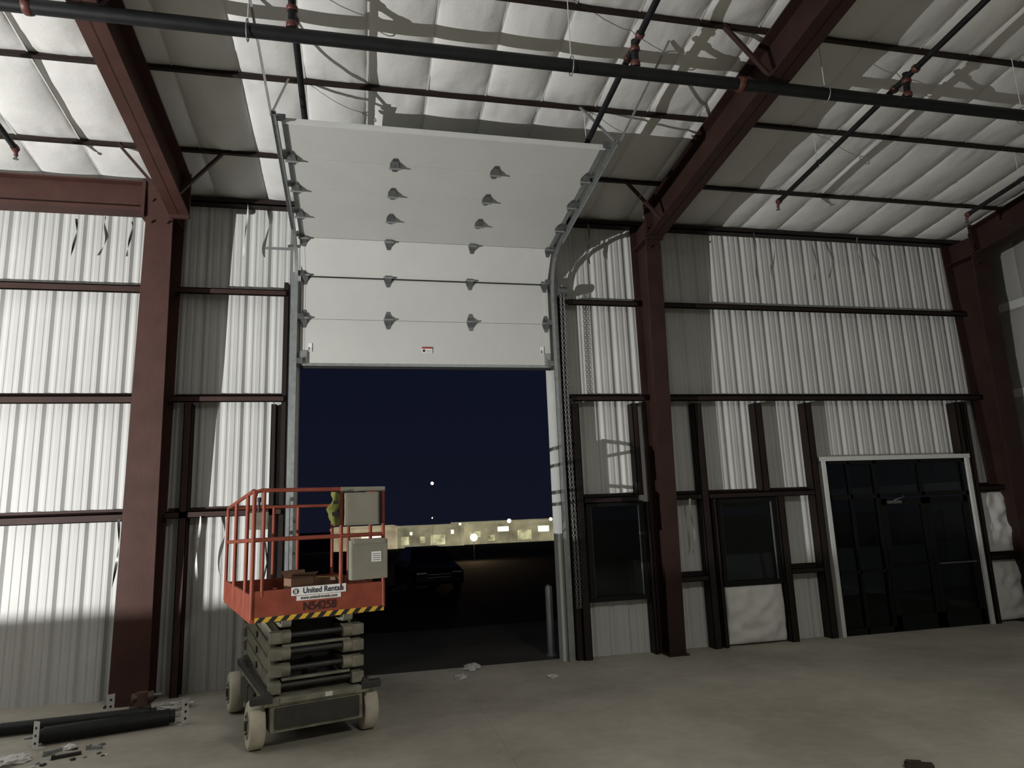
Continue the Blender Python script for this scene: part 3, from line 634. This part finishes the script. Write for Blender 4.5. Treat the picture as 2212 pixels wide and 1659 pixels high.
# ---------------------------------------------------------------- outside
gz=[(9.98,-.02),(13.5,-.02),(30,-.02),(95,-2.15),(142,-4.2),(400,-5)]
vs=[];
for y,z in gz: vs+=[(-160,y,z),(260,y,z)]
gm=MB(); gm.add(vs[:4],[(0,1,3,2)],'apron'); gm.add(vs[2:],[(2*i,2*i+1,2*i+3,2*i+2) for i in range(4)],'outground')
o=gm.obj('ground'); o['kind']='structure'
b=MB(); b.tube([(0,0,-.02),(0,0,.95),(0,0,.985),(0,0,1.0)],[.055,.055,.04,.01],'galv',20); b.tube([(0,0,-.02),(0,0,0)],.08,'galv',20)
o=b.obj('bollard'); o.location=(2.80,10.35,0); tag(o,'grey steel pipe bollard outside doorway jamb','bollard')
def car(x,y,rz,sc,label):
    e=empty('car',(x,y,-.02),rz); tag(e,label,'car')
    body=MB(); prof=[(-2.2,.35,.62,.80),(-2.05,.25,.78,.86),(-1.0,.22,.92,.90),(.2,.22,.95,.90),(1.6,.22,.95,.90),(2.15,.3,.88,.84)]
    vs=[]
    for (yy,zb,zt,w) in prof:
        vs+=[(-w,yy,zb),(-w,yy,zt-.15),(-w*.86,yy,zt),(w*.86,yy,zt),(w,yy,zt-.15),(w,yy,zb)]
    n=6; fs=[(i*n+j,i*n+(j+1)%n,(i+1)*n+(j+1)%n,(i+1)*n+j) for i in range(5) for j in range(n)]+[tuple(range(6)),tuple(range(30,36))]
    body.add(vs,fs,'carpaint'); body.obj('body',e)
    c=MB(); vs=[]
    for (yy,w,z) in ((-.95,.76,.90),(1.75,.76,.92)): vs+=[(-w,yy,z),(w,yy,z)]
    for (yy,w,z) in ((-.25,.58,1.38),(1.15,.58,1.38)): vs+=[(-w,yy,z),(w,yy,z)]
    c.add(vs,[(0,1,5,4),(2,3,7,6),(0,2,6,4),(1,3,7,5)],'carglass'); c.add(vs[4:],[(0,1,3,2)],'carpaint'); c.obj('cabin',e)
    for xx in (-.8,.8):
        for yy in (-1.35,1.35): MB().tube([(xx-.1,yy,.32),(xx+.1,yy,.32)],.32,'black',20).tube([(xx-.11,yy,.32),(xx+.11,yy,.32)],.18,'liftdark',12).obj('wheel',e)
    for xx in (-.6,.6): MB().box((xx-.17,-2.2,.60),(xx+.17,-2.12,.66),'galv',.02).obj('headlight',e)
    MB().box((-.38,-2.215,.48),(.38,-2.17,.50),'galv').box((-.38,-2.215,.58),(.38,-2.17,.60),'galv').obj('grille',e)
    for xx in (-.95,.95): MB().box((xx-.1,-.75,.92),(xx+.1,-.62,1.05),'carpaint',.02).obj('side_mirror',e)
    e.scale=(sc,sc,sc)
car(2.0,21.5,radians(6),.84,'black car parked outside facing doorway at night')
def ware(x0,x1,y,h,label,fac,doors,bz):
    e=empty('warehouse_building',((x0+x1)/2,y,bz)); tag(e,label,'building','distant warehouses'); W=(x1-x0)/2
    MB().box((-W,0,0),(W,20,h),fac).box((-W-.3,-.3,h),(W+.3,20.3,h+.25),fac).obj('body',e)
    for a,w,za,zb,k in doors: MB().box((a-w/2,-.08,za),(a+w/2,-.02,zb),k).obj('lit_opening',e)
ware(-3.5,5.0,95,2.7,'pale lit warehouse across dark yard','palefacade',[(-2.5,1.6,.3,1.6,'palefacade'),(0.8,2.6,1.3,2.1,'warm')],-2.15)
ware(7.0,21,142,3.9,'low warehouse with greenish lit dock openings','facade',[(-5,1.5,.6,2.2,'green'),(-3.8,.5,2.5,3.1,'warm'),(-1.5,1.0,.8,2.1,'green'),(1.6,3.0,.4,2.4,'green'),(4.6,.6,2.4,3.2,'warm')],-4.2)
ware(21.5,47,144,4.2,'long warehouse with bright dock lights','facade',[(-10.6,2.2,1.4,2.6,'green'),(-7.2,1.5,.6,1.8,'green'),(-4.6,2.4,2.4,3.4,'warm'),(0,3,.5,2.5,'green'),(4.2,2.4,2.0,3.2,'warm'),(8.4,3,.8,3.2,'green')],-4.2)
def globe(r,z,k,squash=1.0):
    bm=bmesh.new(); bmesh.ops.create_uvsphere(bm,u_segments=16,v_segments=10,radius=r); bm.verts.index_update()
    m=MB(); m.add([(v.co.x,v.co.y,v.co.z*squash+z) for v in bm.verts],[[v.index for v in f.verts] for f in bm.faces],k,True); bm.free(); return m
def lampp(x,y,z,k,r,label,bz,pr=.012):
    e=empty('light_pole',(x,y,bz)); tag(e,label,'light','yard lights')
    MB().tube([(0,0,0),(0,0,z-bz-r*.5)],pr,'black',8).obj('pole',e)
    globe(r,z-bz,k).obj('lamp_head',e); return e
e=lampp(5.35,33,.98,'lampw',.17,'short bright warm yard light beyond parked car',-.12,.015)
lampp(14.0,136,8.3,'lampr',.30,'tall thin pole with pale red beacon lamp',-4.0,.006)
lampp(13.7,134,1.6,'lampw',.10,'small distant yard light on pole',-3.9); lampp(29.5,137,.4,'lampw',.38,'bright distant dock light on pole',-4.0); lampp(19.5,137,.2,'lampw',.2,'small distant yard light on pole',-4.0); lampp(38.5,138,.4,'lampw',.3,'bright distant dock light on pole',-4.0)
L=bpy.data.lights.new('yard_light','POINT'); L.energy=70; L.color=(1,.6,.3); L.shadow_soft_size=.1; o=bpy.data.objects.new('yard_light',L); o.location=(5.2,32.5,1.0); COL.objects.link(o)
for x in (7.2,10.3,13.4):
    b=MB(); b.hexa([(-1.5,-.3,0),(1.5,-.3,0),(1.5,.3,0),(-1.5,.3,0),(-1.5,-.12,1.0),(1.5,-.12,1.0),(1.5,.12,1.0),(-1.5,.12,1.0)],'barrier')
    o=b.obj('added_band_barrier'); o.location=(x,14.2,-.02); tag(o,'added pale barrier giving windows their light bands','barrier','added barriers')  # invented blocks, put in for pale bands in the window glass
b=MB(); b.box((-.12,0,-.08),(.12,.12,.08),'bronze',.01); b.box((-.1,.02,-.09),(.1,.11,-.075),'fillglow')
o=b.obj('added_wall_light'); o.location=(8.4,9.98,3.3); tag(o,'added exterior lamp brightening barriers outside windows','light')  # invented lamp, added to brighten the barriers behind the windows
L=bpy.data.lights.new('added_wall_light_source','POINT'); L.energy=40; L.color=(.92,1,.97); L.shadow_soft_size=.05; o=bpy.data.objects.new('added_wall_light_source',L); o.location=(8.4,10.3,3.1); COL.objects.link(o)

# ---------------------------------------------------------------- lamps
LX,LY,LZ=-11.0,.8,.80
mb=MB(); n=48
for ra,za,rb,zb in ((1.0,0,1.02,.4),(1.02,.4,1.0,.822),(.98,.822,.98,.05)):
    vs=[(LX+ra*cos(2*pi*k/n),LY+ra*sin(2*pi*k/n),za) for k in range(n)]+[(LX+rb*cos(2*pi*k/n),LY+rb*sin(2*pi*k/n),zb) for k in range(n)]
    mb.add(vs,[(k,(k+1)%n,n+(k+1)%n,n+k) for k in range(n)],'galv')
mb.add([(LX+.98*cos(2*pi*k/n),LY+.98*sin(2*pi*k/n),.05) for k in range(n)],[tuple(range(n))],'galv')
tag(mb.obj('added_cutoff_tank'),'added unseen tank whose rim cuts off low lamp light','tank')  # unseen tank put in so its rim cuts the lamp beam low
mb=MB(); mb.tube([(LX,LY,.05),(LX,LY,.08)],.2,'black',16).tube([(LX,LY,.08),(LX,LY,.70)],.02,'black',8).tube([(LX,LY,.68),(LX,LY,.745)],.04,'black',12)
tag(mb.obj('work_lamp'),'black upright work lamp on stand','lamp')
L=bpy.data.lights.new('work_lamp_light','SPOT'); L.energy=8800; L.shadow_soft_size=.010; L.color=(1,.99,.97); L.spot_size=radians(128); L.spot_blend=1.0
o=bpy.data.objects.new('work_lamp_light',L); o.location=(LX,LY,LZ); az=radians(29); el=radians(20)
dv=Vector((sin(az)*cos(el),cos(az)*cos(el),sin(el))); o.rotation_euler=dv.to_track_quat('-Z','Y').to_euler(); COL.objects.link(o)
HX_,HY_=3.5,-1.0; HZ_=roof(HY_)-1.4
e=empty('added_fill_light',(HX_,HY_,HZ_)); tag(e,'added unseen fill light hanging from roof','light')  # invented lamp out of view, added as soft fill for the floor
MB().tube([(0,0,.02),(0,0,.08),(0,0,.25),(0,0,.35)],[.75,.72,.25,.2],'liftdark',32).tube([(0,0,.35),(0,0,1.4)],.015,'galv',8).obj('shade',e)
MB().tube([(0,0,.005),(0,0,.015)],.70,'fillglow',32).obj('lens',e)
L=bpy.data.lights.new('added_fill_light_source','AREA'); L.shape='DISK'; L.size=1.4; L.energy=330; L.color=(1,.96,.88)
o=bpy.data.objects.new('added_fill_light_source',L); o.location=(HX_,HY_,HZ_-.02); COL.objects.link(o)

# world
w=bpy.data.worlds.new('night'); bpy.context.scene.world=w; w.use_nodes=True; nt=w.node_tree
bg=nt.nodes['Background']; tc=nt.nodes.new('ShaderNodeTexCoord'); sp=nt.nodes.new('ShaderNodeSeparateXYZ'); r=nt.nodes.new('ShaderNodeValToRGB')
nt.links.new(tc.outputs['Generated'],sp.inputs[0]); nt.links.new(sp.outputs[2],r.inputs[0])
r.color_ramp.elements[0].position=0.0; r.color_ramp.elements[0].color=srgb(18,20,33)+(1,)
r.color_ramp.elements[1].position=0.35; r.color_ramp.elements[1].color=srgb(12,16,33)+(1,)
nt.links.new(r.outputs[0],bg.inputs[0]); bg.inputs[1].default_value=1.0

# camera
yaw,pit,rol,F=radians(12.827),radians(10.664),radians(-2.219),1468.9
f=Vector((sin(yaw)*cos(pit),cos(yaw)*cos(pit),sin(pit))); r0=Vector((cos(yaw),-sin(yaw),0)); u0=r0.cross(f)
rr=r0*cos(rol)+u0*sin(rol); uu=-r0*sin(rol)+u0*cos(rol)
c=bpy.data.cameras.new('camera'); c.sensor_width=36; c.lens=F/2212*36; c.clip_end=1000
co=bpy.data.objects.new('camera',c); COL.objects.link(co)
m=Matrix((rr,uu,-f)).transposed().to_4x4(); m.translation=Vector((0,0,2.1)); co.matrix_world=m
bpy.context.scene.camera=co
bpy.context.scene.view_settings.view_transform='Standard'
